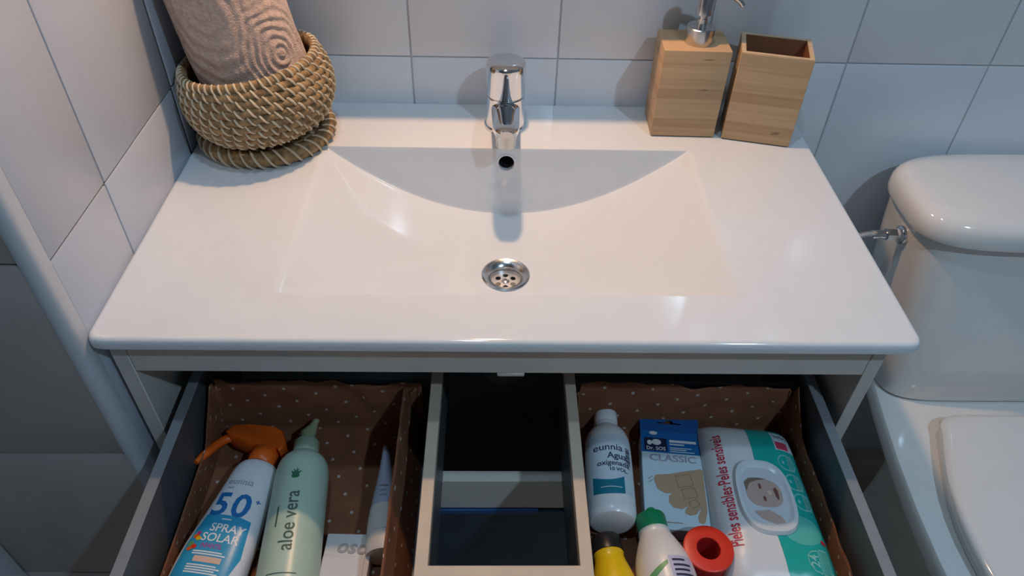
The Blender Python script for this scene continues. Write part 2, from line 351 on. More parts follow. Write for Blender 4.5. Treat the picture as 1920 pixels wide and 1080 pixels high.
# underside of the bowl, seen from inside the cabinet
ub = loft([sring(0, -.256, -.032, .25, .148, 4, 32), sring(0, -.256, -.078, .18, .145, 4, 32), sring(0, -.256, -.112, .09, .13, 3, 32), sring(DR[0], DR[1], -.118, .032, .032, 2, 32), sring(DR[0], DR[1], -.14, .032, .032, 2, 32)], (False, False)); obj('bowl_underside', ub, 'porcelain', basin, True)
zd = ztop(DR[0]+.03, DR[1]) 
dr = obj('drain', lathe([(.0262, zd-.004), (.0295, zd-.0015), (.0300, zd+.0008), (.0285, zd+.0018), (.0245, zd+.0006), (.0195, zd-.0035), (.0185, zd-.0050), (.0182, zd-.0125), (.0182, zd-.03)], 48, DR, (False, False)), 'steel', basin, True)
bmg = bmesh.new()   # strainer with six holes
rz = zd-.0120; NN = 96
def strainer():
    bm = bmesh.new(); st = .0005; n = int(.0182/st)+1; V = {}
    holes = [(.0108*math.cos(R(60*k+90)), .0108*math.sin(R(60*k+90))) for k in range(6)]
    for i in range(-n, n):
        for j in range(-n, n):
            x, y = (i+.5)*st, (j+.5)*st
            if math.hypot(x, y) > .0184 or any(math.hypot(x-a, y-b) < .0034 for a, b in holes): continue
            q = []
            for a, b in ((i, j), (i+1, j), (i+1, j+1), (i, j+1)):
                if (a, b) not in V: V[(a, b)] = bm.verts.new((DR[0]+a*st, DR[1]+b*st, rz+.0012*math.cos(min(1, math.hypot(a, b)*st/.018)*1.4)))
                q.append(V[(a, b)])
            bm.faces.new(q)
    return bm
bmg.free(); obj('strainer', strainer(), 'satin', dr, True, True)
obj('screw', lathe([(.0052, rz+.0008), (.005, rz+.0024), (.0035, rz+.0034), (.0012, rz+.0034), (.001, rz+.0022)], 20, DR), 'steel', dr, True)
obj('waste_pipe', lathe([(.0186, rz-.002), (.0186, rz-.02), (.0001, rz-.02)], 32, DR, (False, True)), 'dark', dr, True)
e1 = Vector((1, 0, 0)); e2 = Vector((0, 1/7.07, 7/7.07)); oc = Vector((OV[0], OV[1], ZOV))
rings = []
for k in range(9):
    a = R(180*k/8); rr = .0118+.0016*math.cos(a); dd = .0010*math.sin(a)
    rings.append([oc+WN*dd+rr*(math.cos(2*math.pi*i/40)*e1+math.sin(2*math.pi*i/40)*e2) for i in range(40)])
for dep in (.003, .02): rings.append([oc+Vector((0, dep, -.1*dep))+.0102*(math.cos(2*math.pi*i/40)*e1+math.sin(2*math.pi*i/40)*e2) for i in range(40)])
ov = obj('overflow_ring', loft(rings, (False, False)), 'porcelain', basin, True)
obj('overflow_hole', loft([[oc+Vector((0, dep, 0))+rr*(math.cos(2*math.pi*i/32)*e1+math.sin(2*math.pi*i/32)*e2) for i in range(32)] for dep, rr in ((.006, .0101), (.03, .0101))], (False, True)), 'dark', ov, True)

# ------------------------------------------------------------------ faucet
fx, fy = -.0028, -.0575
t = thing('faucet', 'chrome single lever basin mixer standing behind the bowl', 'faucet', (fx, fy, 0))
obj('base_ring', lathe([(.0275, .0002), (.0278, .003), (.0262, .0045)], 40), 'chrome', t)
obj('body', lathe([(.0258, .0035), (.0258, .006), (.0252, .030), (.0252, .0445), (.0245, .0452)], 48), 'chrome', t)
obj('seam', lathe([(.0238, .0450), (.0238, .0475)], 40), 'steel', t)
bmh = bmesh.new(); rg = []
for z, r, tl in ((.0472, .0248, 0), (.048, .0256, 0), (.060, .0257, .1), (.078, .0257, .6), (.0862, .0256, 1), (.0900, .0246, 1), (.0925, .0215, 1), (.0938, .015, 1), (.0943, .006, 1), (.0944, .0003, 1)):
    ring = []
    for i in range(48):
        a = 2*math.pi*i/48; x, y = r*math.cos(a), r*math.sin(a)
        if y < 0: y *= 1+.16*tl
        ring.append(Vector((x, y, z+(.10*(-y))*tl*.35)))
    rg.append(ring)
obj('lever', loft(rg), 'chrome', t)
sp = []
for i in range(17):
    s = i/16; y = -.012-s*.103; z = .030+.0215*s; a = .0190-.0035*s; b = .0125-.0030*s
    if i >= 13: k_ = (.985, .93, .80, .50)[i-13]; a *= k_; b *= k_
    sp.append([Vector((a*math.copysign(abs(math.cos(q))**.8, math.cos(q)), y, z+b*math.copysign(abs(math.sin(q))**.8, math.sin(q)))) for q in [2*math.pi*k/28 for k in range(28)]])
obj('spout', loft(sp), 'chrome', t)
ax = (0, -.1010)
obj('aerator', lathe([(.0128, .047), (.0128, .0400), (.0119, .0394), (.0119, .0300), (.0110, .0292), (.0097, .0300), (.0097, .034)], 36, ax, (True, True)), 'steel', t)

# ------------------------------------------------------------------ vanity cabinet with the open drawer
van = thing('vanity_cabinet', 'white vanity cabinet with its upper drawer pulled out', 'cabinet', (0, -.23, FZ))
obj('side_panel', box(-.3925, -.3765, -.445, -.004, FZ+.12, -.0245, .0008), 'lacquer', van, True)
obj('side_panel', box(.3655, .3795, -.445, -.004, FZ+.12, -.0245, .0008), 'lacquer', van, True)
obj('top_rail', box(-.376, .365, -.445, -.427, -.063, -.0245, .001), 'lacquer', van, True)
obj('rail_clip', box(-.012, .016, -.4455, -.430, -.068, -.0632, .001), 'lacquer', van, True)
obj('back_panel', box(-.376, .365, -.014, -.006, FZ+.12, -.05), 'carcass', van, True)
obj('bottom_panel', box(-.376, .365, -.44, -.015, FZ+.12, FZ+.136), 'carcass', van, True)
for x in (-.34, .33):
    for y in (-.40, -.06): obj('leg', lathe([(.018, FZ), (.02, FZ+.01), (.02, FZ+.12)], 16, (x, y)), 'pvc', van, True)
DB = -.2245
dw = obj('drawer', box(-.346, .3435, -.70, -.385, DB-.012, DB), 'railgrey', van, True, False)     # drawer bottom, carries the rest of the drawer
bmb = box(-.346, -.0965, -.70, -.385, DB-.012, DB); bmb.free()
for x0, x1 in ((-.3555, -.3440), (.3420, .3535)):
    s_ = obj('drawer_side', box(x0+.0008, x1-.0008, -.705, -.30, DB-.02, -.1315), 'railgrey', dw, True, False)
    obj('side_top_rail', box(x0, x1, -.705, -.30, -.1315, -.13, .0004), 'railtop', dw, True, False)
    g0 = (x0-.012, x0-.001) if x0 < 0 else (x1+.001, x1+.011)
    obj('runner', box(g0[0], g0[1], -.44, -.02, DB-.01, DB+.02), 'railgrey', dw, True, False)
obj('drawer_front', box(-.378, .367, -.724, -.706, -.235, -.067, .001), 'lacquer', dw, True)
obj('drawer_back', box(-.344, -.0865, -.386, -.380, DB, -.15), 'railgrey', dw, True, False)
obj('drawer_back', box(.0775, .342, -.386, -.380, DB, -.15), 'railgrey', dw, True, False)
fr = obj('cutout_frame', box(-.0858, -.0736, -.6285, -.31, -.145, -.13, .0005), 'frametop', dw, True, False, label='pale edge of the siphon cut-out')
obj('frame_edge', box(.0650, .0770, -.6285, -.31, -.145, -.13, .0005), 'frametop', dw, True, False)
obj('frame_edge', box(-.0858, .0770, -.632, -.6168, -.145, -.1298, .0005), 'frametop', dw, True, False)
obj('cutout_wall', box(-.0850, -.0738, -.628, -.31, DB-.012, -.145), 'railgrey', dw, True, False)
obj('cutout_wall', box(.0652, .0762, -.628, -.31, DB-.012, -.145), 'railgrey', dw, True, False)
obj('cutout_wall', box(-.0738, .0652, -.628, -.618, DB-.012, -.145), 'railgrey', dw, True, False)
# the drawer floor is open inside the cut-out: rebuild it as a U
me = dw.data; bmu = bmesh.new()
for a in ((-.346, -.0852, -.70, -.385), (.0764, .3435, -.70, -.385), (-.0852, .0764, -.70, -.629)): box(*a, DB-.012, DB, 0, 1, bmu)
bmesh.ops.translate(bmu, verts=bmu.verts, vec=Vector((0, 0, H))-rootloc(van)); bmu.to_mesh(me); bmu.free()
ld = obj('lower_drawer_front', box(-.378, .367, -.4625, -.4455, -.66, -.2975, .001), 'navy', van, True)
obj('grip_profile', box(-.378, .367, -.4600, -.4455, -.2945, -.2360, .001), 'lacquer', ld, True)
obj('edge_strip', box(-.378, .04, -.4632, -.4602, -.3025, -.2945, .0005), 'blue_strip', ld, True)
obj('lower_drawer_back', box(-.36, .35, -.40, -.39, -.6, -.34), 'dark', van, True)  # black board, the dark of the lower drawer is put into its colour
t = thing('bottle_trap', 'grey plastic bottle trap hanging under the basin drain', 'drain trap', (DR[0], DR[1], -.27))
obj('pipe', lathe([(.018, .155), (.018, .03)], 24), 'pvc', t)
obj('cup', lathe([(.03, .0), (.034, .005), (.034, .07), (.026, .078), (.02, .08)], 28), 'pvc', t)
obj('outlet', tube([(0, .02, .06), (0, .2, .06)], .016, 16), 'pvc', t)

# ------------------------------------------------------------------ basket, saucer, towel
bc = Vector((-.3055, -.1060, 0))
sc_ = thing('saucer', 'round coiled seagrass saucer under the basket', 'saucer', (bc.x-.005, bc.y+.014, 0))
def coil(parent, Rr, z, r, nst, slant, ph, cx=0, cy=0, sr=.0011, zs=1.0, rs=1.0, arc=(-.75, .95)):
    NU, NV = 72, 12; rings = []
    for i in range(NU):
        a = 2*math.pi*i/NU; w_ = 1+.04*math.sin(5*a+ph*3)
        rings.append([Vector((cx+(Rr+r*rs*w_*math.cos(q))*math.cos(a), cy+(Rr+r*rs*w_*math.cos(q))*math.sin(a), z+r*zs*w_*math.sin(q))) for q in [2*math.pi*k/NV for k in range(NV)]])
    rings.append(rings[0]); b = loft(rings, (False, False)); bmesh.ops.remove_doubles(b, verts=b.verts, dist=1e-6)
    c = obj('coil', b, 'straw', parent); sb = bmesh.new()
    for k in range(nst):
        a0 = 2*math.pi*k/nst+ph+random.uniform(-.012, .012); pts = []
        for s in range(8):
            q = math.pi/2*(1.15-s/7*2.3); a = a0+slant*(s/7-.5)
            pts.append((cx+(Rr+r*rs*1.05*math.cos(q)+.0003)*math.cos(a), cy+(Rr+r*rs*1.05*math.cos(q)+.0003)*math.sin(a), z+r*zs*1.08*math.sin(q)))
        tube(pts, [sr*.7]+[sr*random.uniform(.85, 1.15)]*6+[sr*.7], 5, sb)
    so = obj('stitching', sb, 'stitch', c); so['kind'] = 'stuff'
    return c
for k, (rr, z, r, n) in enumerate(((.076, .0105, .0100, 34), (.060, .0085, .0075, 26), (.046, .0085, .0075, 20), (.032, .0085, .0075, 14), (.017, .0085, .0080, 8))):
    coil(sc_, rr, z, r, n, .26 if k == 0 else .1, .2*k, sr=.0016)
bk = thing('seagrass_basket', 'round coiled seagrass basket with pale diagonal stitching on a saucer', 'basket', (bc.x+.0055, bc.y, .0212))
prof = [(.062, .0055), (.0735, .0125), (.0815, .0215), (.0865, .0310), (.0895, .0405), (.0905, .0500), (.0900, .0595), (.0880, .0688), (.0850, .0778), (.0812, .0862)]
TILT = R(7)
bk.rotation_euler = (R(-1), -TILT, 0)
for k, (rr, z) in enumerate(prof):
    coil(bk, rr*.96, z*.985+.004, .0056, 37 if k < 9 else 56, .125 if k < 9 else .07, -.115*k+.01, sr=.00140, zs=1.0)
obj('bottom', lathe([(.058, .006), (.058, .009)], 32), 'straw', bk)
# towel: a roll leaning to the side wall, relief of rings
t = thing('rolled_towel', 'rolled taupe towel with embossed swirls standing in the seagrass basket', 'towel', (bc.x, bc.y, .032))
NU, NV = 300, 190; RTW = .0665; HT = .245
rings = []
def relief(a, s):
    da = (a+math.pi) % (2*math.pi)-math.pi
    d = 0
    for ca, cs, rad, per, amp in ((-.62, .100, .058, .0088, .0013), (-1.75, .150, .085, .0135, .0007), (-.9, .235, .06, .010, .0011)):
        x = RTW*(((da-ca)+math.pi) % (2*math.pi)-math.pi); y = (s-cs)*.86; q = math.hypot(x, y)+.0045*noise.noise(Vector((x*45, y*45, ca)))
        m_ = max(0, 1-(q/rad)**4); d += amp*m_*math.sin(2*math.pi*q/per)
    return d+.0022*noise.noise(Vector((math.cos(a)*2, math.sin(a)*2, s*14)))+.0008*noise.noise(Vector((math.cos(a)*9, math.sin(a)*9, s*60)))
for j in range(NV+1):
    s = HT*j/NV; g = min(1, .80+.2*math.sin(min(1, j/14)*math.pi/2)); rings.append([])
    cx = .004-.19*max(0, s-.03); cy = .006+.02*s
    if j > NV-8: g *= math.sqrt(max(.0, 1-((j-NV+8)/9)**2))*.25+.75
    for i in range(NU):
        a = 2*math.pi*i/NU; r = (RTW+relief(a, s))*g*(1+.02*math.cos(3*a+1))*(1-.75*max(0, s-.09))
        if abs(((a-2.3+math.pi) % (2*math.pi))-math.pi) < .06: r -= .004
        rings[-1].append(Vector((max(cx+r*math.cos(a), -.0925+.0008*math.sin(s*90)), cy+r*math.sin(a)*.94, s)))
obj('roll', loft(rings), 'towel', t)

# ------------------------------------------------------------------ bamboo dispenser and tumbler
t = thing('soap_dispenser', 'bamboo block soap dispenser with steel pump on the washbasin', 'soap dispenser', (.2330, -.0525, 0), R(-1.3))
obj('body', box(-.042, .042, -.0318, .0318, .0015, .120, .0012, 2), 'bamboo', t)
obj('foot', box(-.039, .039, -.029, .029, 0, .0016), 'dark', t)
pc = (.004, -.004)
obj('collar', lathe([(.0178, .1201), (.0180, .122), (.0176, .1395), (.0165, .1405), (.0075, .1407)], 40, pc), 'steel', t)
st = obj('pump', lathe([(.0062, .1405), (.0062, .150), (.0052, .1505), (.0052, .155), (.0098, .1555), (.0098, .186), (.0085, .188)], 28, pc), 'steel', t)
obj('spout', tube(bez((pc[0]+.006, pc[1], .1815), (pc[0]+.022, pc[1]-.001, .183), (pc[0]+.036, pc[1]-.003, .179), (pc[0]+.044, pc[1]-.004, .168), 10), [.0046]*5+[.0044, .0042, .004, .0037, .0035, .0034], 12), 'steel', st)
t = thing('tumbler', 'empty square bamboo tumbler beside the soap dispenser', 'tumbler', (.3335, -.0670, 0), R(-13.5))
bmt = bmesh.new(); hw, hd, tk = .0435, .0315, .0058
def rr4(a, b, z): return [Vector((-a, -b, z)), Vector((a, -b, z)), Vector((a, b, z)), Vector((-a, b, z))]
obj('body', box(-hw, hw, -hd, -hd+tk, .0015, .1205, .0006, 1, box(-hw, hw, hd-tk, hd, .0015, .1205, .0006, 1, box(-hw, -hw+tk, -hd+tk*.5, hd-tk*.5, .0015, .1205, .0004, 1, box(hw-tk, hw, -hd+tk*.5, hd-tk*.5, .0015, .1205, .0004, 1, box(-hw+.001, hw-.001, -hd+.001, hd-.001, .0015, .008))))), 'bamboo', t)
obj('rim', loft([rr4(hw-.0004, hd-.0004, .1204), rr4(hw-.0004, hd-.0004, .1210), rr4(hw-tk+.0002, hd-tk+.0002, .1210), rr4(hw-tk+.0002, hd-tk+.0002, .1204)], (False, False)), 'bamboo_rim', t, False, False)
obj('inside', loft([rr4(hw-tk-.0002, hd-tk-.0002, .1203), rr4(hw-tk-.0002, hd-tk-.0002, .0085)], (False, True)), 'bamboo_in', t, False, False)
obj('foot', box(-.040, .040, -.028, .028, 0, .0016), 'dark', t)
bmt.free()

# ------------------------------------------------------------------ toilet
TX = .765
to = thing('toilet', 'white close coupled toilet with its lid closed beside the vanity', 'toilet', (TX, -.30, FZ))
def dring(z, hw0, yb, hw1, ym, yf, n=14, e=2.3, rb=.03):
    """D outline: half width hw0 at the back yb, hw1 at ym, round front to yf"""
    pts = []
    for i in range(4): a = R(90*i/3); pts.append((hw0-rb+rb*math.cos(a), yb-rb+rb*math.sin(a)))
    right = pts[:]                                     # back right corner
    side = [(hw0+(hw1-hw0)*math.sin(k/5*math.pi/2), yb-rb+(ym-yb+rb)*k/5) for k in range(5, 0, -1)]
    front = []
    for i in range(n+1):
        a = math.pi/2*i/n; front.append((hw1*math.sin(a)**(2/e) if a > 0 else 0, yf+(ym-yf)*(1-math.cos(a)**(2/e) if a < math.pi/2-1e-6 else 1)))
    half = front[:-1]+side+right                       # from front centre up the right side to the back
    full = half+[(-x, y) for x, y in half[::-1] if x > 1e-9]
    return [Vector((TX+x, y, z)) for x, y in full]
bowl = [dring(FZ, .082, -.150, .092, -.32, -.49), dring(FZ+.03, .076, -.155, .086, -.32, -.48), dring(-.66, .074, -.160, .086, -.33, -.485), dring(-.56, .078, -.165, .105, -.36, -.54), dring(-.50, .092, -.155, .146, -.43, -.625),
        dring(-.470, .118, -.10, .168, -.46, -.66), dring(-.452, .136, -.05, .180, -.465, -.672), dring(-.440, .142, -.04, .186, -.47, -.68), dring(-.416, .143, -.04, .186, -.47, -.68), dring(-.411, .140, -.043, .183, -.47, -.677), dring(-.409, .134, -.05, .177, -.47, -.671)]
obj('bowl', loft(bowl), 'toilet', to, True)
seat = [dring(z, .105+d, -.247+d, .146+d, -.46, -.665-d, rb=.035) for z, d in ((-.408, -.004), (-.406, 0), (-.397, 0), (-.395, -.003))]
obj('seat', loft(seat), 'toilet', to, True)
lid = [dring(z, .107+d, -.246+d, .150+d, -.46, -.67-d, rb=.035) for z, d in ((-.3945, -.004), (-.392, 0), (-.383, 0), (-.379, -.003), (-.3765, -.010), (-.3755, -.025))]
obj('lid', loft(lid), 'toilet', to, True)
for s in (-1, 1): obj('hinge', box(TX+s*.075-.010, TX+s*.075+.010, -.250, -.240, -.4085, -.396, .002, 2), 'toilet', to, True)
def tring(z, hw, y0, y1, e=5): # rounded, fuller towards the front
    return [Vector((p.x, p.y, z)) for p in sring(TX, (y0+y1)/2, 0, hw, (y1-y0)/2, e, 56)]
tank = [tring(-.4085, .148, -.198, -.03), tring(-.402, .156, -.203, -.025), tring(-.36, .165, -.205, -.02), tring(-.25, .181, -.200, -.015), tring(-.15, .194, -.190, -.015), tring(-.101, .198, -.186, -.015)]
obj('tank', loft(tank), 'toilet', to, True)
tl_ = [tring(z, .213+d, -.203-d, -.010+d*.5, 4) for z, d in ((-.1005, -.008), (-.097, -.001), (-.090, .001), (-.075, 0), (-.066, -.005), (-.0605, -.014), (-.058, -.03))]
obj('tank_lid', loft(tl_), 'toilet', to, True)
obj('flush_button', lathe([(.024, -.0585), (.024, -.0545), (.021, -.053)], 28, (TX+.02, -.10)), 'chrome', to, True)
# water inlet with braided hose
ix, iy, iz = .5665, -.118, -.134
t = thing('water_hose', 'braided steel water hose screwed into the side of the toilet tank', 'hose', (ix, iy, iz))
def xl(prof, n=24): 
    b = lathe(prof, n); return xform(b, Matrix.Rotation(R(-90), 4, 'Y'))      # local z -> -x
obj('escutcheon', xl([(.0135, -.004), (.0140, .001), (.0125, .004), (.009, .006)]), 'chrome', t)
obj('washer', xl([(.0085, .0055), (.0085, .009)]), 'tube_white', t)
obj('nut', xl([(.0095, .009), (.0095, .0225)], 6), 'steel', t)
obj('ferrule', xl([(.0062, .0225), (.0068, .026), (.0056, .031), (.0068, .035), (.0068, .043)]), 'chrome', t)
obj('hose', tube(bez((-.042, 0, 0), (-.11, -.004, -.004), (-.135, .0, -.08), (-.12, .105, -.19), 20), .0056, 12), 'braid', t)

# ------------------------------------------------------------------ drawer liners
def liner(name, label, x0, x1, y0, y1, hgt, leans, seed, hf=(1, 1, 1, 1)):
    zf = DB+.0006; t = thing(name, label, 'drawer liner', ((x0+x1)/2, (y0+y1)/2, zf)); bm = bmesh.new(); uvl = bm.loops.layers.uv.new('UVMap')
    hx, hy = (x1-x0)/2, (y1-y0)/2; N = 60
    def co(s, tt):
        ds = max(0, abs(s)-hx); dt = max(0, abs(tt)-hy); sx = 1 if s > 0 else -1; sy = 1 if tt > 0 else -1
        lx = leans[1] if s > 0 else leans[0]; ly = leans[3] if tt > 0 else leans[2]
        n1 = noise.noise(Vector((s*16+seed, tt*16, .3))); n2 = noise.noise(Vector((s*38+seed, tt*38, 4)))
        x = sx*(min(abs(s), hx)+ds*lx*(hf[1] if s > 0 else hf[0])); y = sy*(min(abs(tt), hy)+dt*ly); rear = max(0, min(1, (tt-hy+.05)/.05)); fx_ = hf[1] if s > 0 else hf[0]; fx_ += (1-fx_)*rear; ds *= fx_
        z = max(ds*math.sqrt(max(.1, 1-lx*lx)), dt*math.sqrt(max(.1, 1-ly*ly)))
        k = min(1, max(ds, dt)/hgt)
        x += k*(.006*n1+.003*n2)*(.4 if dt == 0 else 1); y += k*(.006*n2+.003*n1); z += k*.010*n1+k*.004*n2
        if ds > 0 and dt > 0: z -= .25*min(ds, dt)
        return Vector((x, y, max(z, 0)))
    ss = [-(hx+hgt)+2*(hx+hgt)*i/N for i in range(N+1)]; ts = [-(hy+hgt)+2*(hy+hgt)*i/N for i in range(N+1)]
    g = [[bm.verts.new(co(s, q)) for s in ss] for q in ts]
    for j in range(N):
        for i in range(N):
            f = bm.faces.new((g[j][i], g[j][i+1], g[j+1][i+1], g[j+1][i]))
            for lp, (a, b) in zip(f.loops, ((i, j), (i+1, j), (i+1, j+1), (i, j+1))): lp[uvl].uv = (ss[a], ts[b])
    o = obj('fabric', bm, 'liner', t); sd = o.modifiers.new('s', 'SOLIDIFY'); sd.thickness = .0009; sd.offset = 1; return t
liner('fabric_liner', 'brown polka dot fabric liner under the sunscreen and aloe bottles', -.334, -.098, -.66, -.398, .083, (.06, -.24, .1, .06), 3, (.45, 1, 1, 1))
liner('fabric_liner', 'brown polka dot fabric liner under the wet wipes pack', .084, .331, -.66, -.398, .083, (0, .06, .1, .06), 9, (.25, .62, 1, 1))
ZF = DB+.0026       # things rest on the liner

# ------------------------------------------------------------------ bottles lying in the drawer
class Lying:
    """bottle lying on its side: sections (t along the axis, half width, half height, exponent, x shift); local y runs from the foot to the cap"""
    def __init__(s, name, label, cat, foot, head, secs, lift=0, pitch=0, group=None):
        f, h = Vector((*foot, 0)), Vector((*head, 0)); d = h-f; s.secs = secs; s.bm_ = max(q[2] for q in secs)
        s.t = thing(name, label, cat, (f.x, f.y, ZF+lift), math.atan2(-d.x, d.y), group); s.t.rotation_euler.x = pitch
    def sec(s, t):
        S_ = s.secs
        if t <= S_[0][0]: return S_[0]
        for p, q in zip(S_, S_[1:]):
            if t <= q[0]:
                k = (t-p[0])/max(1e-9, q[0]-p[0]); return tuple(a+(b-a)*k for a, b in zip(p, q))
        return S_[-1]
    def top(s, u, v, eps=0):
        _, a, b, e, sx = s.sec(v); k = min(.999, abs(u-sx)/max(a, 1e-6)); return Vector((u, v, s.bm_+b*(1-k**e)**(1/e)+eps))
    def body(s, m, name='body', n=48, t0=None, t1=None, grow=0):
        rings = []
        for (y, a, b, e, sx) in s.secs:
            rings.append([Vector((p.x+sx, y, s.bm_+p.y)) for p in sring(0, 0, 0, a+grow, b+grow, e, n)])
        return obj(name, loft(rings), m, s.t)
    def ring(s, prof, n=32, c=0, m='print_white', name='cap', z=None, parent=None):
        b = lathe(prof, n); xform(b, Matrix.Rotation(R(-90), 4, 'X')); bmesh.ops.translate(b, verts=b.verts, vec=(c, 0, s.bm_ if z is None else z)); return obj(name, b, m, parent or s.t)
def smooth_secs(keys, n=40):
    out = []
    for i in range(n+1):
        t = keys[0][0]+(keys[-1][0]-keys[0][0])*i/n
        for k in range(len(keys)-1):
            if t <= keys[k+1][0]+1e-9: break
        p0, p1, p2, p3 = keys[max(k-1, 0)], keys[k], keys[k+1], keys[min(k+2, len(keys)-1)]
        s = (t-p1[0])/(p2[0]-p1[0]); r = [t]
        for c in range(1, 5):
            m1 = (p2[c]-p0[c])/max(1e-9, p2[0]-p0[0])*(p2[0]-p1[0]); m2 = (p3[c]-p1[c])/max(1e-9, p3[0]-p1[0])*(p2[0]-p1[0])
            r.append((2*s**3-3*s*s+1)*p1[c]+(s**3-2*s*s+s)*m1+(-2*s**3+3*s*s)*p2[c]+(s**3-s*s)*m2)
        out.append(tuple(r))
    return out
# sunscreen
sun = Lying('sunscreen_bottle', 'white sunscreen spray bottle with blue label and orange trigger head', 'bottle', (-.3000, -.628), (-.2755, -.4635),
            [(0, .022, .012, 2.6, 0), (.002, .028, .0175, 2.6, 0)]+smooth_secs([(.005, .0335, .0205, 2.6, -.001), (.03, .0362, .0215, 2.6, -.001), (.06, .0350, .0215, 2.6, -.001), (.10, .0305, .0205, 2.5, 0), (.135, .0262, .019, 2.4, 0), (.155, .0240, .0175, 2.3, 0), (.163, .0205, .0155, 2.2, 0)], 30)+[(.1655, .0165, .0135, 2.1, 0), (.1665, .012, .011, 2, 0)])
sun.body('sun_white'); F = sun.top
D = -.012
lab = [(-.0315, .018), (.0225, .016), (.0295, .05), (.0245, .0895), (.010, .0915), (-.004, .0915), (-.0225, .0915), (-.0295, .06)]
obj('label', poly(lab, F, .0003), 'label_blue', sun.t)
obj('digits', join(text('5', .0380, F, (-.0125, .1025), 0, .02), text('0', .0380, F, (.0090, .1025), 0, .02), text('+', .009, F, (.0225, .1125), 0, .02)), 'digit_blue', sun.t)
obj('lettering', join(text('SPRAY', .0125, F, (.006, .0765), 0, .012), text('SOLAR', .0125, F, (.003, .0655), 0, .012)), 'print_white', sun.t)
for k, (y, x0, x1) in enumerate(((.0860, -.004, .006), (.0495, -.018, .012), (.0470, -.018, .016), (.0355, -.018, .012), (.0330, -.018, .016), (.0305, -.018, .012), (.028, -.018, .016))): obj('print_line', poly(rect(x0, y, x1, y+.0014), F, .0005), 'print_white', sun.t)
obj('magenta_word', text('INFANTIL', .0072, F, (-.002, .0565), 0, .014, xs=.72), 'magenta', sun.t)
obj('badge', poly(rect(-.014, .0395, .014, .0455), F, .0005), 'peach', sun.t)
obj('brand_mark', join(text('eunnia', .0108, F, (-.003, .1320), 0, 0), text('sun', .0055, F, (-.011, .1245), 0, .01)), 'print_grey', sun.t)
for k, (cx, cy, r, c_) in enumerate(((-.022, .066, .0033, 'orange'), (-.0185, .0635, .003, 'yellow'), (-.024, .0575, .0036, 'label_green'), (-.0195, .0545, .0032, 'red'), (-.0235, .052, .0028, 'orange'), (-.0205, .0695, .0024, 'magenta'))):
    obj('coloured_spot', poly(ell(cx, cy, r, r*.8, 12), F, .0006+.00005*k), c_, sun.t)
# trigger head
zc = sun.bm_
sun.ring([(.0145, .1660), (.0150, .1665), (.0158, .172), (.0150, .184), (.0135, .186)], 32, 0, 'orange', 'collar')
hd_ = [Vector((x, y, 0)) for x, y in ((-.0520, .1975), (-.046, .2070), (-.030, .2110), (.002, .2120), (.0140, .2070), (.0220, .1920), (.0215, .184), (.0190, .1800), (.0165, .184), (.014, .1845), (-.018, .1845), (-.034, .1890), (-.045, .1920))]
hb = loft([[Vector((p.x*k, .194+(p.y-.194)*k, zc+z)) for p in hd_] for z, k in ((-.0135, .90), (-.0115, .98), (.0115, .98), (.0135, .90))])
obj('spray_head', hb, 'orange', sun.t)
tg_ = tube(bez((-.044, .198, zc), (-.058, .194, zc), (-.058, .178, zc+.006), (-.0655, .152, zc+.012), 10), [.0052]*8+[.0048, .0044, .003], 10)
obj('trigger', tg_, 'orange', sun.t)
# aloe
al = Lying('aloe_bottle', 'pale green aloe vera lotion bottle with dark green lettering beside the sunscreen', 'bottle', (-.2130, -.625), (-.2255, -.4560),
           [(0, .024, .024, 2, 0), (.002, .0275, .0275, 2, 0), (.006, .0300, .0300, 2, 0)]+smooth_secs([(.008, .0305, .0305, 2, 0), (.12, .0288, .0288, 2, 0), (.145, .0280, .0280, 2, 0), (.158, .0250, .0250, 2, 0), (.166, .0185, .0185, 2, 0)], 30)+[(.169, .0135, .0135, 2, 0)])
al.body('aloe_green'); F = al.top
obj('lettering', join(text('aloe vera', .0205, F, (.0005, .073), R(90), .004, xs=.88)), 'ink_green', al.t)
obj('print_line', poly(rect(-.0135, .067, -.0118, .090), F, .0004), 'ink_green', al.t); obj('print_line', poly(rect(-.014, .0165, .014, .0174), F, .0004), 'ink_green', al.t)
lf = [poly([(x0, .123), (x1, .1305+dy), (x0+.0022*s_, .1275)], F, .0005) for x0, x1, dy, s_ in ((-.001, -.0055, 0, 1), (0, -.0028, .003, 1), (.0005, .0005, .0045, 1), (0, .0035, .003, -1), (.001, .006, 0, -1))]
obj('leaf_emblem', join(poly(ell(0, .1245, .0042, .003, 14), F, .0004), *lf), 'leaf_green', al.t)
al.ring([(.0128, .1685), (.0140, .1690), (.0140, .1855), (.0125, .1875), (.007, .188)], 32, 0, 'aloe_cap', 'cap')
zc = al.bm_
nz = loft([[Vector((p.x+sx, y, zc+p.y)) for p in sring(0, 0, 0, a, b, 2.2, 20)] for y, a, b, sx in ((.186, .0085, .0085, 0), (.192, .0080, .0080, 0), (.197, .0078, .0075, .0005), (.2005, .0090, .007, 0), (.204, .0075, .0062, .0015), (.209, .0052, .005, .004), (.214, .0038, .004, .006), (.2165, .0040, .004, .0066), (.218, .0028, .003, .007))])
obj('nozzle', nz, 'aloe_tip', al.t)
